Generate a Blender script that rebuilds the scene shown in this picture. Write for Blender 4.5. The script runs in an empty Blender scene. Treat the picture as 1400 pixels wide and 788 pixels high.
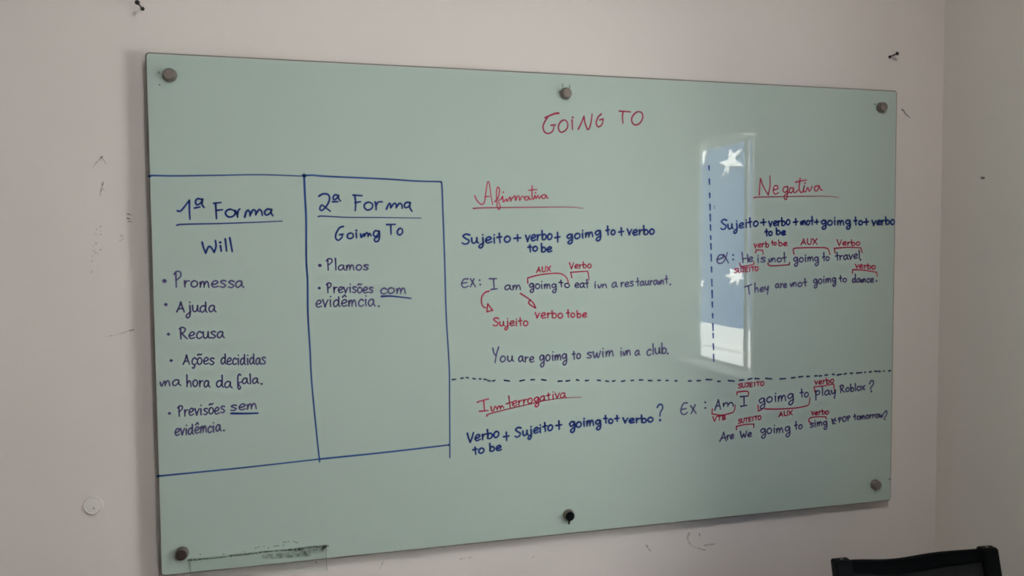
import bpy, bmesh, math, random
from mathutils import Vector, Matrix

# ------------------------------------------------------------------ camera, sky, sun, exposure
SC = bpy.context.scene
COL = SC.collection
ZC = 1.5                                    # height of the board's centre above the floor
F_PX, W_PX, H_PX = 1083.0, 1400.0, 788.0
CAM = Vector((-0.66548493, -1.94863503, 0.15186025 + ZC))
RIGHT = Vector((0.967023258, -0.254573649, -0.00763383))
DOWN = Vector((-0.019850345, -0.045453687, -0.998769206))
FWD = Vector((0.253913336, 0.965984585, -0.049008147))
cd = bpy.data.cameras.new('camera')
cam = bpy.data.objects.new('camera', cd)
COL.objects.link(cam)
cd.sensor_width = 36.0
cd.lens = 36.0 * F_PX / W_PX
cd.clip_start = 0.01
m = Matrix((RIGHT, -DOWN, -FWD)).transposed().to_4x4()
m.translation = CAM
cam.matrix_world = m
SC.camera = cam

SC.view_settings.view_transform = 'Standard'
SC.view_settings.look = 'None'
SC.view_settings.exposure = 0.0
SC.view_settings.gamma = 1.0
SC.view_settings.use_curve_mapping = False
SC.cycles.use_denoising = True
SC.cycles.filter_width = 2.0
SC.cycles.max_bounces = 10
SC.cycles.diffuse_bounces = 5
SC.cycles.caustics_reflective = False
SC.cycles.caustics_refractive = False
SC.cycles.sample_clamp_indirect = 12.0

LAMP_POS = Vector((-0.25, -2.0, 2.90))
LAMP_L = 100.0
LAMP_COL = (1.0, 0.97, 0.95)
SUN_E = 95.0
SKY_L = 1.5

wd = bpy.data.worlds.new('sky')
SC.world = wd
wd.use_nodes = True
bgn = wd.node_tree.nodes['Background']
bgn.inputs['Color'].default_value = (0.55, 0.72, 1.0, 1)
bgn.inputs['Strength'].default_value = SKY_L
sl = bpy.data.lights.new('sun', 'SUN')
sl.energy = SUN_E
sl.angle = math.radians(0.53)
sun = bpy.data.objects.new('sun', sl)
COL.objects.link(sun)
sun.rotation_euler = Vector((-0.55, 0.25, 0.80)).to_track_quat('Z', 'Y').to_euler()

# ------------------------------------------------------------------ helpers
rnd = random.Random(7)
GAP = 0.035                                  # board front face (y = 0) to wall
XR = 1.192                                   # right wall
XO = 1.36                                    # its outer face


def new_mat(name, col, rough=0.5, metal=0.0, noise=None, bump=None, **kw):
    mt = bpy.data.materials.new(name)
    mt.use_nodes = True
    nt = mt.node_tree
    b = nt.nodes['Principled BSDF']
    b.inputs['Base Color'].default_value = (*col, 1)
    b.inputs['Roughness'].default_value = rough
    b.inputs['Metallic'].default_value = metal
    for k, v in kw.items():
        b.inputs[k].default_value = v
    if noise or bump:
        tc = nt.nodes.new('ShaderNodeTexCoord')
    if noise:                                # (scale, other colour)
        nz = nt.nodes.new('ShaderNodeTexNoise')
        nz.inputs['Scale'].default_value = noise[0]
        nz.inputs['Detail'].default_value = 4
        rp = nt.nodes.new('ShaderNodeValToRGB')
        rp.color_ramp.elements[0].position = 0.35
        rp.color_ramp.elements[1].position = 0.68
        rp.color_ramp.elements[0].color = (*col, 1)
        rp.color_ramp.elements[1].color = (*noise[1], 1)
        nt.links.new(tc.outputs['Object'], nz.inputs['Vector'])
        nt.links.new(nz.outputs['Fac'], rp.inputs['Fac'])
        nt.links.new(rp.outputs['Color'], b.inputs['Base Color'])
    if bump:                                 # (scale, strength)
        n2 = nt.nodes.new('ShaderNodeTexNoise')
        n2.inputs['Scale'].default_value = bump[0]
        n2.inputs['Detail'].default_value = 5
        bp = nt.nodes.new('ShaderNodeBump')
        bp.inputs['Strength'].default_value = bump[1]
        bp.inputs['Distance'].default_value = 0.002
        nt.links.new(tc.outputs['Object'], n2.inputs['Vector'])
        nt.links.new(n2.outputs['Fac'], bp.inputs['Height'])
        nt.links.new(bp.outputs['Normal'], b.inputs['Normal'])
    return mt


def clear_mat(name, tint, clear, rough=0.03):
    """thin clear sheet: mostly straight-through light with a glossy skin"""
    mt = bpy.data.materials.new(name)
    mt.use_nodes = True
    nt = mt.node_tree
    b = nt.nodes['Principled BSDF']
    b.inputs['Base Color'].default_value = (*tint, 1)
    b.inputs['Roughness'].default_value = rough
    tr = nt.nodes.new('ShaderNodeBsdfTransparent')
    tr.inputs['Color'].default_value = (*tint, 1)
    mx = nt.nodes.new('ShaderNodeMixShader')
    mx.inputs[0].default_value = clear
    nt.links.new(b.outputs[0], mx.inputs[1])
    nt.links.new(tr.outputs[0], mx.inputs[2])
    nt.links.new(mx.outputs[0], nt.nodes['Material Output'].inputs['Surface'])
    return mt


def smudge_mat(name, col, dens, scale=220.0):
    """broken, partly transparent dirt"""
    mt = clear_mat(name, (1, 1, 1), 0.5, 0.8)
    nt = mt.node_tree
    b = nt.nodes['Principled BSDF']
    b.inputs['Base Color'].default_value = (*col, 1)
    tc = nt.nodes.new('ShaderNodeTexCoord')
    nz = nt.nodes.new('ShaderNodeTexNoise')
    nz.inputs['Scale'].default_value = scale
    nz.inputs['Detail'].default_value = 3
    mr = nt.nodes.new('ShaderNodeMapRange')
    mr.inputs['From Min'].default_value = 0.35
    mr.inputs['From Max'].default_value = 0.65
    mr.inputs['To Min'].default_value = 1.0 - dens
    mr.inputs['To Max'].default_value = 1.0
    mx = [n for n in nt.nodes if n.type == 'MIX_SHADER'][0]
    nt.links.new(tc.outputs['Object'], nz.inputs['Vector'])
    nt.links.new(nz.outputs['Fac'], mr.inputs['Value'])
    nt.links.new(mr.outputs['Result'], mx.inputs[0])
    return mt


def obj(name, bm, mat, parent=None, smooth=False, label=None, cat=None, group=None, kind=None):
    me = bpy.data.meshes.new(name)
    bmesh.ops.recalc_face_normals(bm, faces=bm.faces[:])
    bm.to_mesh(me)
    bm.free()
    if smooth:
        for p in me.polygons:
            p.use_smooth = True
    for mm in (mat if isinstance(mat, (list, tuple)) else [mat]):
        me.materials.append(mm)
    o = bpy.data.objects.new(name, me)
    COL.objects.link(o)
    if parent is not None:
        o.parent = parent
        o.matrix_parent_inverse = Matrix.Translation(-parent.location)
    tag(o, label, cat, group, kind)
    return o


def tag(o, label=None, cat=None, group=None, kind=None):
    for k, v in (('label', label), ('category', cat), ('group', group), ('kind', kind)):
        if v:
            o[k] = v
    return o


def thing(name, loc, label, cat, group=None):
    o = bpy.data.objects.new(name, None)
    o.empty_display_size = 0.05
    COL.objects.link(o)
    o.location = loc
    return tag(o, label, cat, group)


def box(bm, x0, x1, y0, y1, z0, z1, bev=0.0):
    r = bmesh.ops.create_cube(bm, size=1.0)
    vs = r['verts']
    for v in vs:
        v.co = Vector((x0 + (v.co.x + .5) * (x1 - x0), y0 + (v.co.y + .5) * (y1 - y0), z0 + (v.co.z + .5) * (z1 - z0)))
    if bev:
        es = list({e for v in vs for e in v.link_edges})
        bmesh.ops.bevel(bm, geom=es, offset=bev, segments=2, affect='EDGES', profile=0.6)
    return bm


def B(*a, **k):
    return box(bmesh.new(), *a, **k)


def lathe(bm, prof, origin, axis, seg=32):
    """prof: (radius, distance along axis)"""
    axis = Vector(axis).normalized()
    u = axis.orthogonal().normalized()
    w = axis.cross(u)
    o = Vector(origin)
    rings = []
    for r, h in prof:
        if r < 1e-6:
            rings.append([bm.verts.new(o + axis * h)])
        else:
            rings.append([bm.verts.new(o + axis * h + (u * math.cos(2 * math.pi * i / seg) + w * math.sin(2 * math.pi * i / seg)) * r)
                          for i in range(seg)])
    for a, b in zip(rings, rings[1:]):
        for i in range(seg):
            j = (i + 1) % seg
            if len(a) == 1 and len(b) == 1:
                continue
            if len(a) == 1:
                bm.faces.new((a[0], b[i], b[j]))
            elif len(b) == 1:
                bm.faces.new((a[i], a[j], b[0]))
            else:
                bm.faces.new((a[i], a[j], b[j], b[i]))
    return bm


def tube(bm, pts, r, seg=12, rb=None):
    """round or elliptic (r, rb) tube along a polyline"""
    pts = [Vector(p) for p in pts]
    rings = []
    ref = None
    for i, p in enumerate(pts):
        t = (pts[min(i + 1, len(pts) - 1)] - pts[max(i - 1, 0)]).normalized()
        if ref is None:
            ref = t.orthogonal().normalized()
        u = (ref - t * ref.dot(t)).normalized()
        ref = u
        w = t.cross(u)
        rings.append([bm.verts.new(p + u * math.cos(2 * math.pi * k / seg) * r + w * math.sin(2 * math.pi * k / seg) * (rb or r))
                      for k in range(seg)])
    for a, b in zip(rings, rings[1:]):
        for k in range(seg):
            j = (k + 1) % seg
            bm.faces.new((a[k], a[j], b[j], b[k]))
    bm.faces.new(rings[0])
    bm.faces.new(rings[-1])
    return bm


def cr(pts, n=8):
    """Catmull-Rom through the points"""
    if len(pts) < 3:
        return [Vector(p) for p in pts]
    P = [Vector(p) for p in pts]
    closed = (P[0] - P[-1]).length < 1e-6
    out = []
    for i in range(len(P) - 1):
        p0 = P[i - 1] if i > 0 else (P[-2] if closed else P[0] * 2 - P[1])
        p1, p2 = P[i], P[i + 1]
        p3 = P[i + 2] if i + 2 < len(P) else (P[1] if closed else P[-1] * 2 - P[-2])
        for k in range(n):
            t = k / n
            out.append(0.5 * ((2 * p1) + (p2 - p0) * t + (2 * p0 - 5 * p1 + 4 * p2 - p3) * t * t + (3 * p1 - p0 - 3 * p2 + p3) * t ** 3))
    out.append(P[-1])
    return out


def view_dir(px, py):
    return RIGHT * ((px - W_PX / 2) / F_PX) + DOWN * ((py - H_PX / 2) / F_PX) + FWD


def on_y(px, py, y):
    d = view_dir(px, py)
    return CAM + d * ((y - CAM.y) / d.y)


def board(px, py):
    p = on_y(px, py, 0.0)
    return Vector((p.x, p.z))


def ribbon(bm, pts, w0, w1, y):
    """flat pen stroke in the plane y, pts are (x, z) metres, widths in metres"""
    Q = [pts[0]]
    for p in pts[1:]:
        if (p - Q[-1]).length > 2e-4:
            Q.append(p)
    if len(Q) == 1:
        Q.append(Q[0] + Vector((w0 * 0.15, 0)))
    n = len(Q)
    L, R_ = [], []
    for i, p in enumerate(Q):
        t = (Q[min(i + 1, n - 1)] - Q[max(i - 1, 0)])
        t = t.normalized() if t.length > 1e-9 else Vector((1, 0))
        nr = Vector((-t.y, t.x))
        w = (w0 + (w1 - w0) * i / (n - 1)) / 2
        L.append(bm.verts.new((p.x + nr.x * w, y, p.y + nr.y * w)))
        R_.append(bm.verts.new((p.x - nr.x * w, y, p.y - nr.y * w)))
    for i in range(n - 1):
        bm.faces.new((L[i], R_[i], R_[i + 1], L[i + 1]))
    for end, i, s in ((0, 0, -1), (1, n - 1, 1)):
        p = Q[i]
        t = (Q[i] - Q[i - 1] if end else Q[1] - Q[0]).normalized()
        nr = Vector((-t.y, t.x))
        w = (w1 if end else w0) / 2
        mid = [bm.verts.new((p.x + (nr.x * math.cos(a) + s * t.x * math.sin(a)) * w, y, p.y + (nr.y * math.cos(a) + s * t.y * math.sin(a)) * w))
               for a in (math.pi * k / 6 for k in range(1, 6))]
        bm.faces.new([L[i]] + mid + [R_[i]])


# ------------------------------------------------------------------ materials
M = {}
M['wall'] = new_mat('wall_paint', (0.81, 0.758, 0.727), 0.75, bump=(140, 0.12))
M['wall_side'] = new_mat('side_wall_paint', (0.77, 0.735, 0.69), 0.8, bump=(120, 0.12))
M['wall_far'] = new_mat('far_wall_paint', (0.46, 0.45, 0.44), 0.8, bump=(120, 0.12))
M['ceil'] = new_mat('ceiling_paint', (0.72, 0.70, 0.67), 0.9)
M['floor'] = new_mat('floor_tile', (0.17, 0.155, 0.14), 0.5, noise=(3, (0.21, 0.19, 0.17)))
M['glass'] = new_mat('back_painted_glass', (0.482, 0.598, 0.548), 0.5, **{'Coat Weight': 1.0, 'Coat Roughness': 0.0, 'Coat IOR': 1.5, 'Specular IOR Level': 0.0})
M['rim'] = new_mat('dark_glass_rim', (0.15, 0.165, 0.145), 0.3)
M['bevel'] = new_mat('ground_glass_bevel', (0.55, 0.60, 0.54), 0.35)
M['nickel'] = new_mat('brushed_nickel', (0.24, 0.205, 0.185), 0.5, 0.5, bump=(300, 0.2))
M['nickel_side'] = new_mat('nickel_side', (0.34, 0.30, 0.27), 0.35, 1.0)
M['darkcap'] = new_mat('dark_cap', (0.045, 0.030, 0.028), 0.5, 0.2)
M['blackcap'] = new_mat('black_cap', (0.003, 0.006, 0.007), 0.6, **{'Specular IOR Level': 0.1})
M['white_plastic'] = new_mat('white_plastic', (0.84, 0.81, 0.78), 0.4)
M['iron'] = new_mat('dark_iron', (0.03, 0.027, 0.025), 0.5, 0.6)
M['acrylic'] = clear_mat('clear_acrylic', (0.97, 0.98, 0.97), 0.965)
M['acrylic_edge'] = clear_mat('acrylic_edge', (0.62, 0.68, 0.64), 0.55)
M['grime'] = smudge_mat('black_grime', (0.008, 0.009, 0.01), 1.0, 330.0)
M['grime_faint'] = smudge_mat('grey_grime', (0.05, 0.055, 0.05), 0.36, 120.0)
M['scuff'] = smudge_mat('scuff', (0.09, 0.08, 0.078), 0.95, 330.0)
M['scuff_faint'] = smudge_mat('scuff_faint', (0.20, 0.18, 0.175), 0.6, 300.0)
M['blue'] = new_mat('blue_marker', (0.006, 0.026, 0.185), 0.35, noise=(90, (0.01, 0.042, 0.25)), **{'Specular IOR Level': 0.2})
M['frame_blue'] = new_mat('blue_marker_line', (0.01, 0.042, 0.2), 0.35, noise=(9, (0.03, 0.105, 0.33)), **{'Specular IOR Level': 0.2})
M['navy'] = new_mat('navy_marker', (0.004, 0.013, 0.075), 0.35, noise=(60, (0.008, 0.022, 0.11)), **{'Specular IOR Level': 0.2})
M['purple'] = new_mat('purple_marker', (0.066, 0.054, 0.185), 0.4, noise=(70, (0.10, 0.082, 0.245)), **{'Specular IOR Level': 0.2})
M['red'] = new_mat('red_marker', (0.44, 0.022, 0.075), 0.4, noise=(50, (0.55, 0.045, 0.115)), **{'Specular IOR Level': 0.2})
M['red_dark'] = new_mat('crimson_marker', (0.29, 0.018, 0.055), 0.4, noise=(30, (0.42, 0.035, 0.09)), **{'Specular IOR Level': 0.2})
M['chair_frame'] = new_mat('black_chair_frame', (0.003, 0.004, 0.005), 0.5, **{'Specular IOR Level': 0.12})
M['chair_fabric'] = new_mat('black_chair_fabric', (0.003, 0.0045, 0.005), 0.9, bump=(900, 0.3), **{'Specular IOR Level': 0.1})
M['chair_mesh'] = new_mat('charcoal_mesh', (0.015, 0.0165, 0.018), 0.8, bump=(1500, 0.5), **{'Specular IOR Level': 0.2})
M['alu'] = new_mat('white_window_frame', (0.55, 0.56, 0.56), 0.4)
M['darkener'] = new_mat('grey_jamb_darkener', (0.20, 0.205, 0.20), 0.7)  # dark grey that shades the far window reveal
M['pane'] = clear_mat('window_glass', (0.97, 0.98, 0.98), 0.95, 0.0)
M['house_blue'] = new_mat('periwinkle_paint', (0.038, 0.082, 0.20), 0.8, noise=(0.9, (0.05, 0.095, 0.22)))
M['house_white'] = new_mat('white_house_paint', (0.63, 0.635, 0.605), 0.8, noise=(2, (0.58, 0.59, 0.565)))
M['star'] = new_mat('white_star', (0.80, 0.80, 0.78), 0.7)
M['house_bounce'] = new_mat('bounce_wall_white', (0.88, 0.875, 0.86), 0.8)  # very pale, to strengthen the light entering the window
M['ground'] = new_mat('yard_concrete', (0.30, 0.29, 0.27), 0.9, noise=(2, (0.24, 0.23, 0.22)))
em = new_mat('lamp_diffuser', (0.9, 0.9, 0.9), 0.5)
eb = em.node_tree.nodes['Principled BSDF']
eb.inputs['Emission Color'].default_value = (*LAMP_COL, 1)
eb.inputs['Emission Strength'].default_value = LAMP_L
M['lamp'] = em

# ------------------------------------------------------------------ the room
XL, YB, ZT = -3.3, -4.4, 2.90
WY0, WY1, WZ0, WZ1 = -1.84, -1.06, 1.075, 2.16       # window opening in the right wall
wall_back = obj('wall_back', B(XL - .15, XO, GAP, GAP + .15, -.1, ZT + .1), M['wall'], kind='structure')
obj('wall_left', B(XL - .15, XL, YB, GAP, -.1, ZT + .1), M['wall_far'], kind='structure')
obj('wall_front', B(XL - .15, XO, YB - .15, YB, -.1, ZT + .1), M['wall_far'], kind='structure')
bm = bmesh.new()
box(bm, XR, XO, YB, WY0, -.1, ZT + .1)
box(bm, XR, XO, WY1, GAP, -.1, ZT + .1)
box(bm, XR, XO, WY0, WY1, -.1, WZ0)
box(bm, XR, XO, WY0, WY1, WZ1, ZT + .1)
wall_right = obj('wall_right', bm, M['wall_side'], kind='structure')
obj('floor', B(XL, XR, YB, GAP, -.1, 0), M['floor'], kind='structure')
obj('ceiling', B(XL, XR, YB, GAP, ZT, ZT + .1), M['ceil'], kind='structure')
bm = bmesh.new()
box(bm, XR - .013, XR, YB, GAP, 0, .07)
obj('baseboard_right', bm, M['white_plastic'], kind='structure')
obj('baseboard_back', B(XL, XR - .013, GAP - .013, GAP, 0, .07), M['white_plastic'], kind='structure')

# window in the right wall (seen as a reflection in the glass board)
win = thing('window_1', (XO - .02, (WY0 + WY1) / 2, WZ0), None, None)
win['kind'] = 'structure'
bm = bmesh.new()
fx0, fx1 = XO - .018, XO
box(bm, fx0, fx1, WY0, WY1, WZ0, WZ0 + .008)
box(bm, fx0, fx1, WY0, WY1, WZ1 - .008, WZ1)
box(bm, fx0, fx1, WY0, WY0 + .008, WZ0, WZ1)
box(bm, fx0, fx1, WY1 - .012, WY1, WZ0, WZ1)
obj('window_frame', bm, M['alu'], win)
obj('mullion', B(XO - .010, fx1, -1.400, -1.37, WZ0 + .008, WZ1 - .008, bev=.002), M['wall_side'], win)
obj('mullion', B(XO - .010, fx1, -1.340, -1.325, WZ0 + .008, WZ1 - .008, bev=.002), M['wall_side'], win)
obj('pane', B(XO - .016, XO - .012, WY0 + .008, -1.400, WZ0 + .008, WZ1 - .008), M['pane'], win)
obj('pane', B(XO - .016, XO - .012, -1.37, -1.340, WZ0 + .008, WZ1 - .008), M['pane'], win)
obj('pane', B(XO - .016, XO - .012, -1.325, WY1 - .012, WZ0 + .008, WZ1 - .008), M['pane'], win)

obj('jamb_darkener', B(XR + .002, XO - .02, WY0, WY0 + .003, WZ0, WZ1), M['darkener'], win)  # added thin dark sheet, dims the sunlit reveal in the board's reflection
# outside: sunlit neighbouring house front, blue above a pale band
HX = 4.85
ground = obj('ground', B(XO, 14, -22, 14, -.5, -.4), M['ground'], kind='structure')
house = thing('neighbouring_house', (HX, -6, -.4), 'sunlit blue and white house front across the yard, seen reflected in the glass board', 'house')
BAND = 0.585
obj('upper_wall', B(HX, HX + .3, -20, -6.85, BAND, 5.0), M['house_blue'], house)
obj('bounce_wall', B(HX - .02, HX + .3, -6.85, 6, BAND, 5.0), M['house_bounce'], house)  # unseen white stretch, added to bounce sunlight through the window
obj('lower_wall', B(HX - .03, HX + .3, -20, 6, -.4, BAND), M['house_white'], house)
_d = view_dir(985, 476)
_h = CAM + _d * (-CAM.y / _d.y)
LZ = _h.z + _d.z * ((HX - .03 - _h.x) / _d.x)
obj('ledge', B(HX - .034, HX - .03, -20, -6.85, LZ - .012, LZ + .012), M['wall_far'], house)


def mirror_at_x(px, py, xv):
    d = view_dir(px, py)
    h = CAM + d * (-CAM.y / d.y)
    d2 = Vector((d.x, -d.y, d.z))
    return h + d2 * ((xv - h.x) / d2.x)


def star(region, outline, label):
    ox, oy, sc = region
    P3 = [mirror_at_x(ox + x / sc, oy + y / sc, HX - .014) for x, y in outline]
    mid = sum(P3, Vector((0, 0, 0))) / len(P3)
    bm = bmesh.new()
    back = [bm.verts.new(Vector((HX - .001, p.y, p.z))) for p in P3]
    fr = [bm.verts.new(p) for p in P3]
    top = bm.verts.new(Vector((HX - .018, mid.y, mid.z)))
    for i in range(len(fr)):
        j = (i + 1) % len(fr)
        bm.faces.new((fr[i], fr[j], top))
        bm.faces.new((fr[i], back[i], back[j], fr[j]))
    bm.faces.new(back)
    return obj('star_ornament', bm, M['star'], label=label, cat='star ornament', group='white stars on the blue house front')


SA, SB = (945, 180, 9.85), (945, 350, 9.85)
star(SA, [(512, 225), (562, 295), (697, 232), (578, 370), (692, 468), (520, 465), (485, 640), (484, 500), (400, 632), (468, 462), (368, 426), (495, 378)],
     'large white star with two long legs, upper one reflected in the glass board')
star(SB, [(455, 262), (530, 240), (512, 168), (582, 205), (625, 140), (645, 213), (694, 220), (666, 265), (710, 320), (645, 315), (629, 402), (595, 335), (505, 388), (537, 310)],
     'white many-pointed star reflected in the glass board under the word He')
star(SB, [(116, 333), (175, 338), (148, 370), (156, 415), (120, 388)], 'tiny white star at the left edge of the window reflection in the board')
star(SA, [(155, 252), (238, 234), (205, 285), (188, 300), (180, 390), (172, 468), (152, 420), (146, 330)],
     'narrow white star shape at the upper left corner of the window reflection')

# ceiling lamp above and behind the camera
lamp = thing('ceiling_lamp', LAMP_POS, 'round white dome lamp on the ceiling in front of the glass board', 'lamp')
bm = bmesh.new()
lathe(bm, [(0, 0), (.15, 0), (.155, .012), (.15, .03), (.125, .03)], LAMP_POS, (0, 0, -1), 40)
obj('lamp_base', bm, M['white_plastic'], lamp, True)
bm = bmesh.new()
lathe(bm, [(.13 * math.cos(a), .03 + .13 * math.sin(a)) for a in (math.pi / 2 * i / 10 for i in range(11))], LAMP_POS, (0, 0, -1), 40)
obj('diffuser', bm, M['lamp'], lamp, True)

# ------------------------------------------------------------------ the glass board
gb = thing('glass_board', (0, 0, ZC - .6), 'large pale green glass writing board covered in handwritten notes on the wall', 'writing board')


def rounded(hw, hh, r, seg=6):
    pts = []
    for cx, cz, a0 in ((hw - r, hh - r, 0), (-hw + r, hh - r, 90), (-hw + r, -hh + r, 180), (hw - r, -hh + r, 270)):
        for k in range(seg + 1):
            a = math.radians(a0 + 90 * k / seg)
            pts.append((cx + r * math.cos(a), cz + r * math.sin(a)))
    return pts


def loop_mesh(loops, cap_first=False, cap_last=False):
    bm = bmesh.new()
    rings = [[bm.verts.new((x, y, z + ZC)) for x, z in pts] for pts, y in loops]
    n = len(rings[0])
    for a, b in zip(rings, rings[1:]):
        for i in range(n):
            j = (i + 1) % n
            bm.faces.new((a[i], a[j], b[j], b[i]))
    if cap_first:
        bm.faces.new(rings[0])
    if cap_last:
        bm.faces.new(rings[-1])
    return bm


i3 = rounded(.9948, .5948, .0045)
i1 = rounded(.9970, .5970, .0065)
i0 = rounded(1.0, .6, .009)
obj('glass_panel', loop_mesh([(i3, 0.0), (i3, .007)], True, True), M['glass'], gb)
obj('bevel_edge', loop_mesh([(i3, 0.0), (i1, .0004), (i1, .007), (i3, .007)]), M['bevel'], gb)
obj('dark_rim', loop_mesh([(i1, .0004), (i0, .0018), (i0, .008), (i1, .008), (i1, .0004)]), M['rim'], gb)

KN = [(-.949, .5505, 'nickel'), (-.008, .549, 'nickel'), (.9435, .5495, 'nickel'),
      (.943, -.546, 'nickel'), (-.005, -.5475, 'blackcap'), (-.952, -.549, 'darkcap')]
KL = {'nickel': None, 'blackcap': 'black cap on the bottom middle fixing', 'darkcap': 'dark brown cap on the bottom left fixing'}
for x, z, mk in KN:
    bm = bmesh.new()
    R = .0135
    face = mk
    lathe(bm, [(.0150, 0), (.0150, .003), (R, .004), (R, .012), (R - .002, .014), (R - .002, .0141)], (x, 0, z + ZC), (0, -1, 0), 36)
    k = obj('standoff_cap', bm, M['nickel_side'], gb, True)
    bm = bmesh.new()
    lathe(bm, [(R - .0015, .0135), (R - .0015, .0150), (R - .003, .0160), (0, .0162)], (x, 0, z + ZC), (0, -1, 0), 36)
    obj('cap_face', bm, M[face], k, False, label=KL[mk])
    bm = bmesh.new()
    lathe(bm, [(.0095, .0085), (.0095, GAP - .0004)], (x, 0, z + ZC), (0, 1, 0), 24)
    obj('standoff_barrel', bm, M['nickel_side'], k, True)
    if mk == 'blackcap':
        bm = bmesh.new()
        tube(bm, [(x - .001, -.012, z + ZC - .012), (x - .002, -.012, z + ZC - .021)], .0022, 10)
        obj('screw_pin', bm, M['blackcap'], k, True)

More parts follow.
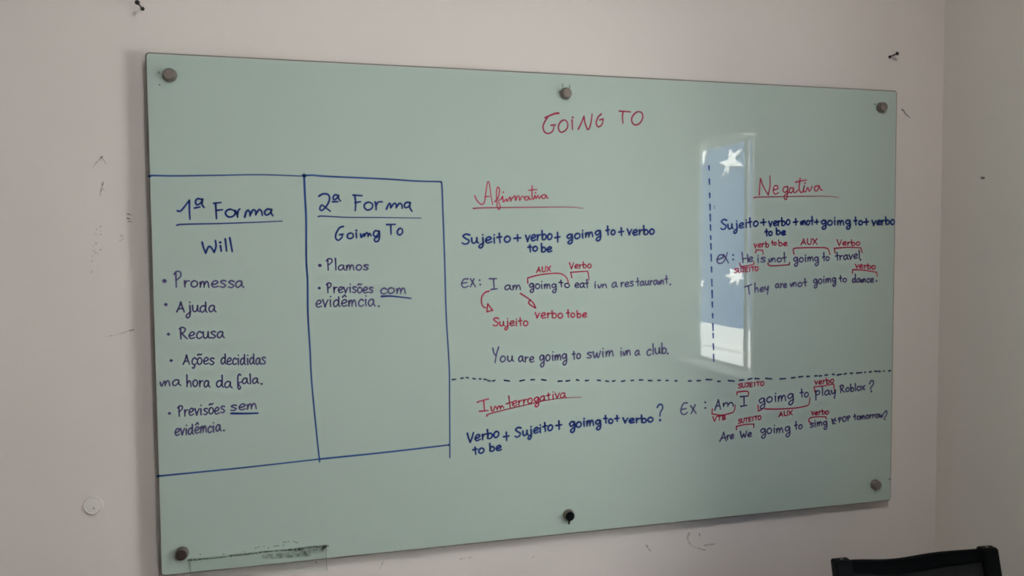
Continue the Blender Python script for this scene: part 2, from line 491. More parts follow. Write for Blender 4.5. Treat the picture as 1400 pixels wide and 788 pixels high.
# ------------------------------------------------------------------ handwriting
# glyph strokes: x to the right, y up; baseline 0, x-height 1, ascender 2 (scaled), descender -0.85
G = {
 'a': (0.95, [[(.72, .85), (.42, 1.0), (.1, .68), (.08, .25), (.3, .02), (.58, .3), (.72, .85)], [(.72, .9), (.74, .3), (.95, .02)]]),
 'b': (0.85, [[(.08, 2), (.1, 1), (.12, .05)], [(.12, .25), (.2, .75), (.45, .95), (.75, .62), (.66, .15), (.38, 0), (.12, .12)]]),
 'c': (0.75, [[(.72, .82), (.45, 1), (.12, .6), (.18, .12), (.45, 0), (.75, .2)]]),
 'd': (0.95, [[(.74, .75), (.45, 1.0), (.1, .65), (.1, .2), (.34, 0), (.6, .3), (.76, .8)], [(.74, 2), (.76, 1), (.76, .25), (.92, 0)]]),
 'e': (0.85, [[(.1, .42), (.45, .48), (.74, .72), (.55, 1), (.25, .86), (.06, .4), (.3, 0), (.82, .15)]]),
 'f': (0.75, [[(.6, 1.75), (.42, 2), (.22, 1.5), (.2, .3), (.22, -.6), (.42, -.95), (.58, -.6), (.3, .1), (.7, .35)]]),
 'g': (0.9, [[(.74, .85), (.42, 1), (.08, .65), (.28, .2), (.58, .4), (.74, .88)], [(.74, .9), (.78, .1), (.72, -.62), (.42, -.88), (.2, -.6), (.45, -.22), (.84, .02)]]),
 'h': (0.85, [[(.08, 2), (.1, 1), (.12, 0)], [(.12, .45), (.4, .95), (.64, .8), (.72, 0)]]),
 'i': (0.4, [[(.18, .95), (.18, .4), (.22, 0)], [(.2, 1.5), (.22, 1.46)]]),
 'j': (0.55, [[(.36, .95), (.4, .1), (.34, -.62), (.08, -.88), (-.1, -.62), (.12, -.25), (.5, .05)], [(.36, 1.5), (.38, 1.46)]]),
 'k': (0.8, [[(.08, 2), (.1, 0)], [(.62, .95), (.12, .45), (.7, 0)]]),
 'l': (0.35, [[(.12, 2), (.16, 1), (.18, 0)]]),
 'm': (1.15, [[(.06, .85), (.1, .3), (.08, .02)], [(.1, .35), (.28, .92), (.46, .82), (.5, .05)], [(.5, .4), (.72, .95), (.92, .78), (1.02, .02)]]),
 'n': (1.2, [[(.02, .7), (.08, .2), (.2, .05), (.34, .5), (.46, .92), (.56, .6), (.56, .05)], [(.57, .35), (.76, .92), (.96, .8), (1.05, .02)]]),
 'o': (0.85, [[(.45, 1), (.14, .78), (.08, .3), (.35, 0), (.7, .25), (.74, .75), (.45, 1)]]),
 'p': (0.85, [[(.12, 1), (.14, 0), (.16, -1.0)], [(.12, .55), (.38, 1), (.72, .75), (.62, .25), (.18, .1)]]),
 'r': (0.65, [[(.1, .95), (.12, .5), (.14, 0)], [(.14, .45), (.32, .88), (.64, .92)]]),
 's': (0.75, [[(.68, .9), (.38, 1), (.12, .8), (.38, .54), (.66, .3), (.42, .02), (.06, .12)]]),
 't': (0.7, [[(.3, 1.9), (.33, .9), (.4, 0)], [(.02, .98), (.34, 1.02), (.62, 1.08)]]),
 'u': (0.9, [[(.06, .95), (.1, .3), (.32, .02), (.58, .25), (.68, .9)], [(.68, .95), (.72, .25), (.9, .02)]]),
 'v': (0.75, [[(.02, 1.05), (.16, .6), (.32, 0)], [(.32, 0), (.5, .55), (.72, 1.0)]]),
 'w': (1.1, [[(.02, 1), (.14, .2), (.28, .02), (.52, .75)], [(.52, .75), (.6, .1), (.78, .05), (1.02, 1)]]),
 'x': (0.75, [[(.06, .95), (.7, 0)], [(.68, 1), (.06, 0)]]),
 'y': (0.8, [[(.05, .95), (.14, .35), (.38, .25), (.66, .9)], [(.7, .95), (.62, 0), (.5, -.85)]]),
 'ç': (0.75, [[(.72, .82), (.45, 1), (.12, .6), (.18, .12), (.45, 0), (.75, .2)], [(.45, 0), (.5, -.3), (.3, -.55), (.15, -.4)]]),
 'õ': (0.85, [[(.45, 1), (.14, .78), (.08, .3), (.35, 0), (.7, .25), (.74, .75), (.45, 1)], [(.12, 1.45), (.3, 1.62), (.5, 1.48), (.75, 1.65)]]),
 'ê': (0.85, [[(.1, .42), (.45, .48), (.74, .72), (.55, 1), (.25, .86), (.06, .4), (.3, 0), (.82, .15)], [(.2, 1.35), (.48, 1.7)], [(.48, 1.7), (.68, 1.4)]]),
 'A': (1.15, [[(.02, 0), (.3, .9), (.52, 2)], [(.52, 2), (.72, 1), (.98, 0)], [(.2, .62), (.85, .68)]]),
 'B': (1.0, [[(.12, 2), (.12, 0)], [(.12, 2), (.75, 1.7), (.3, 1.05)], [(.2, 1.05), (.85, .6), (.12, 0)]]),
 'E': (0.95, [[(.8, 1.95), (.12, 1.9)], [(.12, 1.9), (.12, .05)], [(.12, .05), (.82, .08)], [(.12, 1.0), (.7, 1.05)]]),
 'F': (0.9, [[(.02, 1.95), (.85, 2)], [(.14, 1.95), (.16, 0)], [(.14, 1.1), (.75, 1.15)]]),
 'I': (0.7, [[(.3, 1.95), (.32, 0)]]),
 'J': (0.85, [[(.1, 1.95), (.8, 2)], [(.5, 1.95), (.5, .3), (.28, 0), (.02, .3)]]),
 'K': (0.95, [[(.1, 2), (.16, 0)], [(.75, 2), (.16, .9), (.85, 0)]]),
 'O': (1.05, [[(.5, 2), (.12, 1.5), (.12, .4), (.5, 0), (.9, .5), (.9, 1.5), (.5, 2)]]),
 'P': (0.95, [[(.18, 1.75), (.2, .9), (.24, 0)], [(0, 1.6), (.25, 1.95), (.65, 1.9), (.72, 1.4), (.25, .85)]]),
 'R': (1.05, [[(.14, 1.8), (.16, .9), (.2, 0)], [(0, 1.75), (.35, 2), (.75, 1.7), (.6, 1.2), (.2, .95)], [(.3, .95), (.65, .45), (1.0, 0)]]),
 'S': (1.0, [[(.92, 1.8), (.5, 2), (.12, 1.65), (.4, 1.15), (.82, .7), (.7, .15), (.3, 0), (.02, .25)]]),
 'T': (1.0, [[(0, 1.95), (.95, 2)], [(.48, 1.95), (.48, 0)]]),
 'U': (1.0, [[(.08, 2), (.1, .5), (.45, 0), (.82, .5), (.85, 2)]]),
 'V': (0.95, [[(.02, 2), (.2, .9), (.42, 0)], [(.42, 0), (.65, .8), (.88, 1.95)]]),
 'W': (1.4, [[(.04, 2), (.16, .8), (.36, 0)], [(.36, 0), (.6, .9), (.7, 1.1)], [(.7, 1.1), (.8, .4), (.94, .05)], [(.94, .05), (1.15, 1), (1.25, 1.95)]]),
 'X': (1.0, [[(.05, 2), (.9, 0)], [(.88, 2), (.05, 0)]]),
 'Y': (0.95, [[(.02, 1.9), (.2, 1.25), (.4, .95)], [(.85, 2), (.55, 1.1), (.35, 0)]]),
 'H': (1.1, [[(.1, 2), (.15, 0)], [(.9, 1.7), (.92, 0)], [(.15, .9), (.9, .95)]]),
 '.': (0.35, [[(.15, .05), (.19, .05)]]),
 '-': (0.6, [[(.1, .7), (.5, .75)]]),
}
INK_Y = -0.0004


class Pen:
    """collects strokes (given in pixels of a crop of the photo) on the board plane"""

    def __init__(self, ox=0.0, oy=0.0, s=1.0, wpx=2.2):
        self.bm = bmesh.new()
        self.w = wpx
        self.at(ox, oy, s)

    def at(self, ox, oy, s):
        self.ox, self.oy, self.s = ox, oy, s
        return self

    def px(self, p):
        return Vector((self.ox + p[0] / self.s, self.oy + p[1] / self.s))

    def _stroke(self, ppx, w0, w1, y=INK_Y):
        pts = [board(p.x, p.y) for p in ppx]
        mpp = (on_y(ppx[0].x + .5, ppx[0].y, 0) - on_y(ppx[0].x - .5, ppx[0].y, 0)).length * .5 + \
              (on_y(ppx[0].x, ppx[0].y + .5, 0) - on_y(ppx[0].x, ppx[0].y - .5, 0)).length * .5
        ribbon(self.bm, pts, w0 * mpp, w1 * mpp, y)

    def s_(self, *strokes, w=None, taper=.85):
        for st in strokes:
            w0 = (w or self.w)
            pp = cr([self.px(p) for p in st], 7) if len(st) > 2 else [self.px(p) for p in st]
            if len(pp) == 2:
                a, b = pp
                n = max(2, int((b - a).length / 6))
                pp = [a.lerp(b, i / n) for i in range(n + 1)]
            self._stroke(pp, w0 * 1.08, w0 * taper)
        return self

    def dot(self, *ps, w=None):
        for p in ps:
            q = self.px(p)
            ww = (w or self.w * 1.25)
            self._stroke([q, q + Vector((.5, .15))], ww, ww)
        return self

    def plus(self, x, y, hw, hh):
        return self.s_([(x - hw, y + .1 * hh), (x + hw, y - .1 * hh)], [(x, y - hh), (x + .1 * hw, y + hh)])

    def word(self, text, x0, x1, y0, y1, xh, cap=1.9, w=None):
        x = 0.0
        lay = []
        for ch in text:
            adv, st = G[ch]
            lay.append((ch, x, st))
            x += adv + .10
        tot = max(p[0] + xx for ch, xx, st in lay for s in st for p in s)
        first = min(p[0] + xx for ch, xx, st in lay for s in st for p in s)
        for ch, xx, st in lay:
            jx, jy, js = rnd.uniform(-.04, .04), rnd.uniform(-.06, .06), rnd.uniform(.95, 1.06)
            big = ch.isupper() or ch in 'bdfhklt'
            for s in st:
                pts = []
                for gx, gy in s:
                    f = (gx + xx + jx - first) / (tot - first)
                    yy = gy * js
                    if big and gy > 0:
                        yy = gy * cap / 2.0 if ch.isupper() else (gy if gy <= 1 else 1 + (gy - 1) * (cap - 1))
                    elif gy > 1.1:
                        yy = 1 + (gy - 1) * .9
                    pts.append((x0 + f * (x1 - x0), y0 + f * (y1 - y0) - (yy + jy) * xh))
                self.s_(pts, w=w)
        return self

    def done(self, name, mat, label=None, parent=None):
        return obj(name, self.bm, M[mat], parent or gb, label=label)


def writing(name, mat, label, w, fn, parent=None):
    p = Pen(wpx=w)
    fn(p)
    return p.done(name, mat, label, parent)


HB, BL, PU, RD, RS = 2.7, 2.6, 2.0, 1.9, 1.75

# --- big red title
writing('handwritten_heading', 'red_dark', 'crimson capital heading GOING TO', 2.1, lambda p: p.at(730, 140, 8.75).s_(
    [(295, 130), (250, 135), (190, 158), (130, 185)], w=2.6).s_(
    [(170, 168), (125, 240), (108, 300), (130, 358), (180, 372), (225, 340), (240, 280)], [(205, 275), (260, 268)],
    [(350, 213), (310, 245), (292, 300), (310, 350), (345, 355), (390, 320), (405, 265), (385, 222), (350, 213)],
    [(455, 210), (458, 260), (460, 325)], [(530, 322), (560, 260), (597, 168)], [(597, 168), (612, 250), (640, 325)],
    [(640, 325), (662, 312), (682, 240), (695, 140)],
    [(805, 140), (765, 180), (745, 240), (755, 280), (780, 292), (815, 260), (828, 200)], [(785, 212), (828, 197)],
    [(1020, 105), (1090, 110), (1155, 115)], [(1065, 112), (1058, 180), (1065, 250)],
    [(1230, 115), (1190, 150), (1168, 200), (1180, 250), (1215, 272), (1265, 250), (1300, 190), (1295, 135), (1262, 112), (1220, 120)]).dot((462, 180)))

# --- ruled two-column frame
writing('ruled_line', 'frame_blue', 'blue line along the top of the first column', 2.5, lambda p: p.at(200, 225, 6.064).s_(
    [(22, 97), (60, 92), (250, 95), (600, 90), (950, 85), (1305, 97)], taper=.7).dot((25, 98), w=4).dot((1308, 92), w=5.5))
writing('ruled_line', 'frame_blue', 'blue line along the top of the second column', 2.5, lambda p: p.at(410, 230, 6.364).s_(
    [(38, 65), (110, 62), (240, 72), (750, 95), (1000, 112), (1220, 118)], taper=.9))
writing('ruled_line', 'frame_blue', 'blue upright line between the two columns', 2.7, lambda p: p.s_(
    [(415.7, 240), (417, 270), (418.5, 300), (418.7, 355), (420.4, 384), (421, 431), (424, 480), (426, 520), (431, 575), (437, 632)], taper=.75))
writing('ruled_line', 'frame_blue', 'blue upright line closing the second column', 2.1, lambda p: p.s_(
    [(601.7, 248.5), (604, 253), (605.6, 293), (607.5, 345), (610, 430), (614, 500), (614.6, 550), (615, 626)], taper=.85))
writing('ruled_line', 'frame_blue', 'blue line along the foot of both columns', 2.5, lambda p: p.s_(
    [(215, 651.5), (250, 648), (330, 640), (437, 628)], [(437, 628), (520, 619.5), (590, 611.5), (614, 608.5)], taper=.85).dot((217, 651), w=3.6).dot((613, 608.5), w=3))

# --- first column
h = writing('handwritten_heading', 'blue', 'blue heading 1a Forma', HB, lambda p: p.at(200, 225, 6.064).s_(
    [(258, 385), (290, 382), (357, 297)], [(357, 297), (358, 380), (362, 455)],
    [(462, 290), (425, 285), (408, 310), (420, 335), (450, 320), (467, 288)], [(467, 288), (462, 330), (480, 358)], [(400, 362), (445, 352)],
    [(560, 322), (620, 316)], [(575, 322), (578, 380), (582, 450)], [(578, 382), (632, 375)],
    [(700, 372), (665, 385), (658, 412), (685, 436), (725, 425), (735, 392), (700, 372)],
    [(738, 382), (748, 405), (758, 437)], [(756, 415), (762, 385), (776, 368)],
    [(816, 437), (828, 395), (845, 380), (858, 398), (860, 428)], [(862, 415), (885, 378), (905, 385), (908, 420)], [(908, 412), (935, 375), (955, 388), (962, 422)],
    [(1037, 375), (1005, 370), (980, 395), (995, 420), (1025, 405), (1040, 372)], [(1040, 375), (1035, 402), (1050, 426)]))
writing('underline', 'blue', None, 2.3, lambda p: p.at(200, 225, 6.064).s_([(253, 505), (300, 497), (600, 490), (900, 480), (1128, 470)], taper=.65), h)
writing('handwritten_line', 'blue', 'blue word Will', HB, lambda p: p.at(200, 225, 6.064).s_(
    [(463, 645), (475, 690), (492, 735)], [(492, 735), (515, 685), (535, 685), (562, 728)], [(562, 728), (578, 680), (573, 630)],
    [(615, 675), (622, 720)], [(655, 618), (666, 718)], [(692, 608), (713, 722)]).dot((612, 646)))


def bullets(p, items):
    for text, a, dots in items:
        for t in text:
            p.word(*t)
        for d in dots:
            p.dot(d, w=4.2)


def line(mat, label, w, region, words, dots=(), dw=None, extra=None, name='handwritten_line'):
    def fn(p):
        p.at(*region)
        for t in words:
            p.word(*t)
        for d in dots:
            p.dot(d, w=dw or w * 1.3)
        if extra:
            extra(p)
    return writing(name, mat, label, w, fn)


R3 = (205, 360, 6.364)
R4 = (205, 475, 6.064)
line('purple', 'purple bullet line Promessa', 2.2, R3, [('Promessa', 212, 820, 206, 215, 58, 2.4)], [(125, 155)], 5.6)
line('purple', 'purple bullet line Ajuda', 2.2, R3, [('Ajuda', 235, 575, 422, 425, 58, 1.5)], [(137, 360)], 4.6)
line('purple', 'purple bullet line Recusa', 2.2, R3, [('Recusa', 256, 650, 660, 650, 58, 1.75)], [(160, 618)], 4.0)
line('purple', 'purple bullet line Ações decididas', 2.1, R4, [('Ações', 275, 530, 143, 143, 55, 1.4), ('decididas', 592, 958, 143, 143, 55, 1.5)], [(175, 110)], 4.0)
line('purple', 'purple line na hora da fala', 2.1, R4, [('na', 88, 258, 322, 318, 48), ('hora', 307, 497, 325, 330, 52, 1.9), ('da', 553, 682, 332, 338, 55, 1.8),
     ('fala', 728, 905, 303, 300, 48, 1.7)], [(925, 304)])
s = line('purple', 'purple bullet line Previsões sem', 2.1, R4, [('Previsões', 230, 617, 575, 546, 55, 1.6), ('sem', 672, 882, 526, 510, 46)], [(160, 548)], 3.8)
writing('underline', 'blue', 'thick blue underline', 2.8, lambda p: p.at(*R4).s_([(675, 549), (780, 550), (895, 547)]), s)
line('purple', 'purple line evidência in the first column', 2.1, R4, [('evidêmcia', 207, 590, 735, 697, 54, 1.5)], [(612, 690)])

# --- second column
R5 = (410, 230, 6.364)
R6 = (410, 345, 6.364)
h = writing('handwritten_heading', 'blue', 'blue heading 2a Forma', 2.6, lambda p: p.at(*R5).s_(
    [(165, 245), (200, 225), (245, 230), (258, 270), (235, 325), (195, 367), (173, 355), (190, 322), (225, 345), (265, 375)],
    [(337, 240), (305, 233), (288, 260), (305, 275), (337, 243)], [(337, 240), (335, 262), (354, 287)], [(285, 293), (330, 292)],
    [(463, 235), (540, 240)], [(478, 240), (485, 305), (482, 370)], [(480, 300), (528, 293)],
    [(600, 297), (565, 312), (562, 345), (590, 365), (625, 350), (632, 315), (600, 297)],
    [(655, 295), (662, 330), (663, 363)], [(661, 330), (680, 297), (718, 293)],
    [(753, 357), (770, 318), (785, 308), (790, 345)], [(790, 345), (820, 308), (838, 318), (838, 347)], [(838, 342), (865, 308), (885, 318), (890, 350)],
    [(957, 300), (925, 300), (908, 325), (920, 345), (950, 330), (960, 298)], [(960, 300), (955, 340), (975, 375)]))
writing('underline', 'blue', None, 2.0, lambda p: p.at(*R5).s_([(160, 422), (200, 418), (400, 428), (700, 430), (1055, 435)], taper=.6), h)
writing('handwritten_line', 'blue', 'blue words Going To under the second heading', 2.5, lambda p: p.at(*R5).s_(
    [(378, 508), (345, 520), (315, 570), (312, 610), (335, 628), (365, 603), (371, 575)], [(345, 580), (378, 574)],
    [(440, 565), (415, 580), (415, 605), (438, 614), (462, 600), (462, 575), (440, 565)], [(490, 565), (493, 607)],
    [(528, 573), (533, 603), (545, 590), (556, 570), (561, 597)], [(561, 590), (580, 563), (592, 575), (593, 597)], [(593, 590), (606, 568), (620, 590)],
    [(682, 550), (655, 546), (640, 575), (655, 596), (680, 575), (690, 547)], [(690, 548), (692, 600), (680, 635), (655, 638), (650, 615), (695, 590)],
    [(755, 492), (830, 490)], [(790, 495), (793, 575)], [(872, 524), (850, 545), (850, 570), (870, 582), (892, 562), (890, 535), (872, 524)]).dot((490, 543)))
line('purple', 'purple bullet line Planos', 2.1, R6, [('Plamos', 230, 592, 158, 155, 46, 2.2)], [(172, 115)], 4.6)
s = line('purple', 'purple bullet line Previsões com', 2.1, R6, [('Previsões', 233, 635, 352, 353, 50, 1.75), ('com', 703, 915, 362, 362, 50)], [(167, 312)], 3.8)
writing('underline', 'blue', 'thick blue underline', 2.7, lambda p: p.at(*R6).s_([(710, 385), (800, 383), (968, 402)], taper=.65), s)
line('purple', 'purple line evidência in the second column', 2.1, R6, [('evidêmcia', 140, 655, 475, 470, 60, 1.4)], [(685, 470)])

# --- Afirmativa block
R7 = (620, 240, 7.0)
h = writing('handwritten_heading', 'red', 'red joined-up heading Afirmativa', 1.7, lambda p: p.at(*R7).s_(
    [(203, 195), (225, 240), (265, 277), (295, 255), (310, 160), (325, 68), (342, 75), (358, 190), (375, 277)], [(300, 205), (345, 200)],
    [(395, 252), (425, 215), (440, 140), (426, 112), (411, 150), (416, 280), (432, 326), (447, 300), (430, 242), (455, 230)],
    [(455, 230), (470, 200), (478, 255), (505, 225), (513, 250), (528, 225), (543, 205), (547, 250), (556, 222)],
    [(556, 225), (590, 195), (593, 240), (615, 198), (630, 205), (633, 240), (655, 200), (672, 205), (682, 232)],
    [(716, 205), (690, 203), (683, 230), (705, 236), (722, 205)], [(722, 205), (727, 232), (745, 225)],
    [(752, 100), (752, 200), (765, 228), (780, 190), (790, 222), (808, 190), (820, 222), (838, 195)], [(720, 142), (800, 135)],
    [(886, 190), (855, 186), (843, 210), (865, 222), (888, 192)], [(888, 192), (892, 215), (907, 215)]).dot((475, 160), (783, 165)))
writing('underline', 'red_dark', None, 1.8, lambda p: p.at(*R7).s_([(188, 316), (300, 310), (700, 305), (1100, 303), (1240, 315)], taper=.5), h)
R8 = (740, 290, 7.778)


def f1(p):
    p.at(*R7).word('Sujeito', 82, 540, 658, 640, 54, 1.75)
    p.plus(612, 600, 33, 30)
    p.word('verbo', 692, 942, 635, 612, 55, 1.6)
    p.plus(995, 592, 24, 45)
    p.at(*R8).word('goimg', 275, 632, 292, 255, 55)
    p.word('to', 690, 782, 246, 240, 52, 1.9)
    p.plus(850, 210, 26, 40)
    p.word('verbo', 915, 1200, 246, 240, 55, 1.7)


writing('handwritten_line', 'blue', 'blue formula Sujeito + verbo + going to + verbo under Afirmativa', BL, f1)
writing('handwritten_line', 'blue', 'blue words to be under verbo, below Afirmativa', BL, lambda p: p.at(*R7).word('to', 712, 803, 730, 726, 45, 1.5).word('be', 842, 942, 735, 728, 48, 1.7))
R9 = (620, 350, 7.778)
R10 = (760, 350, 7.882)


def f2(p):
    p.at(*R9).s_([(155, 245), (110, 250), (85, 300), (110, 337), (160, 322)], [(90, 292), (145, 283)], [(180, 245), (235, 330)], [(217, 245), (180, 330)],
                 [(380, 243), (458, 243)], [(425, 245), (432, 350)], [(400, 358), (465, 350)]).dot((275, 258), (282, 305))
    p.word('am', 550, 714, 360, 360, 52)
    p.word('goimg', 808, 1095, 346, 352, 52)
    p.word('to', 1120, 1228, 325, 340, 44, 1.6)
    p.at(*R10).word('eat', 205, 352, 345, 345, 50, 1.9)
    p.word('in', 425, 547, 345, 345, 45)
    p.word('a', 605, 662, 345, 340, 52)
    p.word('res', 703, 835, 333, 330, 50)
    p.word('taurant', 865, 1207, 325, 298, 48, 1.85)
    p.dot((1230, 308))


writing('handwritten_line', 'purple', 'purple example I am going to eat in a restaurant', PU, f2)
writing('handwritten_note', 'red', 'red note AUX with a bracket over going to, left half of the board', RS, lambda p: p.at(*R9).s_(
    [(790, 290), (788, 238)], [(788, 236), (900, 205), (1050, 187), (1150, 193), (1205, 238), (1223, 300)]).word('AUX', 882, 1030, 178, 163, 27, 2.0))
writing('handwritten_note', 'red', 'red note Verbo with a bracket over eat', RS, lambda p: p.at(*R10).s_(
    [(172, 235), (158, 180)], [(158, 178), (340, 165)], [(340, 165), (350, 205), (356, 265)]).word('Verbo', 145, 377, 137, 132, 42, 1.6))
writing('handwritten_note', 'red', 'red note Sujeito with a curved arrow from I', 2.0, lambda p: p.at(*R9).s_(
    [(380, 375), (335, 390), (300, 440), (300, 510), (325, 548), (345, 550)], [(365, 510), (355, 595)], [(355, 595), (415, 580)], [(415, 580), (365, 510)]).word(
    'Sujeito', 420, 787, 746, 742, 50, 1.7))


def f3(p):
    p.at(*R9).s_([(712, 400), (760, 430), (818, 470)], [(818, 470), (798, 500), (835, 535), (873, 556)], [(873, 556), (850, 505), (818, 470)])
    p.word('verbo', 870, 1157, 658, 665, 55, 1.4)
    p.word('to', 1203, 1288, 655, 655, 48, 1.8)
    p.at(*R10).word('be', 230, 332, 666, 662, 48, 1.6)


writing('handwritten_note', 'red', 'red note verbo to be with a straight arrow from am', 2.0, f3)
line('purple', 'purple example You are going to swim in a club', PU, (660, 460, 5.185), [
    ('You', 70, 217, 188, 180, 42, 2.6), ('are', 256, 362, 182, 182, 38), ('goimg', 405, 598, 180, 165, 42), ('to', 635, 692, 163, 160, 38, 1.5),
    ('swim', 738, 922, 158, 142, 42), ('in', 980, 1047, 140, 135, 38), ('a', 1080, 1113, 138, 132, 36), ('club', 1165, 1300, 135, 122, 42, 1.8)], [(1310, 122)])

# --- dashed rules
RA, RB, RC = (600, 500, 4.242), (920, 510, 7.88), (1070, 505, 7.503)


def dash(p):
    p.at(*RA).s_([(78, 82), (98, 80)], [(128, 75), (143, 72)], [(160, 70), (172, 72)], [(198, 75), (212, 78)], [(235, 78), (245, 78)], [(262, 80), (278, 83)],
                 [(285, 88), (300, 90)], [(312, 90), (326, 86)], [(380, 86), (410, 90)], [(470, 90), (497, 84)], [(535, 83), (555, 82)], [(597, 82), (622, 86)],
                 [(692, 91), (715, 90)], [(738, 90), (760, 87)], [(798, 83), (812, 86)], [(850, 88), (868, 86)], [(920, 85), (938, 88)], [(968, 90), (985, 92)],
                 [(1007, 91), (1022, 88)], [(1060, 92), (1080, 88)], [(1115, 87), (1130, 86)], [(1163, 84), (1183, 84)], [(1215, 87), (1237, 88)],
                 [(1270, 86), (1285, 86)], [(1318, 87), (1330, 87)], [(1370, 89), (1382, 89)])
    p.at(*RB).s_([(168, 88), (200, 87)], [(262, 86), (297, 83)], [(358, 72), (420, 75)], [(482, 92), (510, 92)], [(597, 84), (660, 90)], [(717, 80), (763, 75)],
                 [(812, 70), (852, 60)], [(885, 62), (930, 64)], [(1000, 60), (1065, 66)], [(1153, 66), (1215, 62)])
    p.at(*RC).s_([(90, 90), (130, 85)], [(165, 80), (208, 75)], [(248, 75), (275, 74)], [(330, 70), (355, 68)], [(375, 70), (400, 68)], [(435, 62), (463, 58)],
                 [(512, 52), (530, 56)], [(560, 60), (605, 52)], [(632, 50), (655, 44)], [(695, 42), (718, 42)], [(758, 40), (812, 35)], [(842, 32), (852, 32)],
                 [(890, 30), (912, 24)], [(945, 22), (970, 22)], [(985, 22), (1002, 24)], [(1035, 20), (1042, 20)], [(1088, 18), (1108, 15)])


writing('dashed_line', 'navy', 'long dashed navy line across the board', 2.1, dash)
VD = [(125, 137), (165, 180), (207, 220), (240, 257), (270, 290), (302, 318), (335, 345), (358, 375), (390, 410), (428, 443), (465, 485), (498, 520),
      (533, 548), (568, 580), (598, 618), (627, 640), (658, 675), (690, 710)]
writing('dashed_line', 'blue', 'upright dashed blue line through the window reflection', 2.2, lambda p: p.at(900, 170, 2.19).s_(
    *[[(151.5 + (a - 125) * .0245, a), (151.8 + (b - 125) * .0245, b)] for a, b in VD]))

# --- Interrogativa block
RI = (630, 525, 7.506)
h = writing('handwritten_heading', 'red', 'red heading Interrogativa on a slant', 1.9, lambda p: p.at(*RI).s_(
    [(168, 190), (220, 172), (285, 155)], [(235, 175), (238, 220), (243, 272)], [(190, 282), (282, 275)],
    [(308, 235), (315, 272), (333, 278), (350, 235), (362, 238), (373, 268)], [(373, 262), (390, 228), (402, 238), (407, 260)], [(407, 255), (422, 225), (442, 250)],
    [(492, 125), (498, 185), (507, 245)], [(466, 207), (530, 185)]).word('errogativa', 528, 1082, 232, 137, 52, 1.45))
writing('underline', 'red_dark', None, 1.9, lambda p: p.at(*RI).s_([(266, 332), (285, 312), (440, 270), (700, 210), (900, 165), (1080, 145), (1240, 137)], taper=.45), h)


def f4(p):
    p.at(*RI).word('Verbo', 68, 390, 602, 545, 58, 1.65)
    p.plus(467, 540, 28, 42)
    p.word('Sujeito', 558, 942, 550, 475, 54, 1.75)
    p.plus(1006, 425, 30, 42)
    p.at(750, 540, 7.778).word('goimg', 222, 557, 352, 322, 58)
    p.word('to', 585, 680, 298, 305, 48, 1.7)
    p.plus(727, 252, 22, 30)
    p.word('verbo', 792, 1107, 300, 292, 48, 1.65)
    p.s_([(1155, 135), (1175, 105), (1205, 108), (1212, 145), (1188, 188), (1183, 228)], w=2.2).dot((1183, 270))


writing('handwritten_line', 'blue', 'blue formula Verbo + Sujeito + going to + verbo with question mark', BL, f4)
writing('handwritten_line', 'blue', 'blue words to be under Verbo, below Interrogativa', BL, lambda p: p.at(*RI).word('to', 122, 237, 728, 712, 50, 1.5).word('be', 298, 415, 692, 682, 52, 1.55))

# --- Negativa block
RN, RO = (970, 230, 7.878), (1090, 230, 7.878)
h = writing('handwritten_heading', 'red', 'red joined-up heading Negativa', 1.8, lambda p: p.at(*RN).s_(
    [(535, 290), (540, 200), (548, 110)], [(548, 110), (580, 200), (632, 290)], [(632, 290), (652, 190), (650, 83)],
    [(690, 235), (735, 220), (725, 190), (700, 195), (685, 245), (705, 280), (745, 265)],
    [(837, 200), (805, 205), (790, 240), (810, 262), (835, 240), (842, 200)], [(842, 200), (837, 290), (828, 335), (808, 330), (808, 295), (860, 258)],
    [(905, 215), (870, 215), (860, 250), (880, 268), (907, 222)], [(907, 225), (905, 255), (925, 262), (955, 235)],
    [(976, 110), (965, 220), (985, 262), (1005, 248), (1020, 190)], [(925, 152), (980, 140), (1045, 128)],
    [(1020, 190), (1013, 248), (1035, 252), (1058, 208), (1075, 250), (1105, 195)],
    [(1180, 190), (1140, 198), (1130, 232), (1155, 245), (1182, 195)], [(1182, 195), (1190, 225), (1215, 240)]).dot((1025, 162)))
writing('underline', 'red_dark', None, 1.6, lambda p: p.at(*RN).s_([(475, 318), (560, 312), (945, 304), (1245, 303), (1390, 315)], taper=.45), h)


def f5(p):
    p.at(*RN).word('Sujeito', 120, 522, 665, 628, 55, 1.9)
    p.plus(580, 585, 28, 32)
    p.word('verbo', 640, 864, 628, 612, 52, 1.6)
    p.plus(928, 580, 24, 32)
    p.at(*RO).word('not', 35, 172, 614, 608, 44, 2.1)
    p.plus(208, 580, 22, 24)
    p.word('goimg', 260, 572, 612, 614, 52)
    p.word('to', 613, 697, 612, 610, 45, 1.9)
    p.plus(742, 580, 26, 32)
    p.word('verbo', 803, 1045, 615, 606, 50, 1.6)


writing('handwritten_line', 'blue', 'blue formula Sujeito + verbo + not + going to + verbo', 2.4, f5)
writing('handwritten_line', 'blue', 'blue words to be under verbo, below Negativa', BL, lambda p: p.at(*RN).word('to', 598, 673, 730, 724, 45, 1.6).word('be', 718, 817, 718, 718, 46, 1.5))
RP, RQ = (970, 320, 8.293), (1080, 320, 8.293)


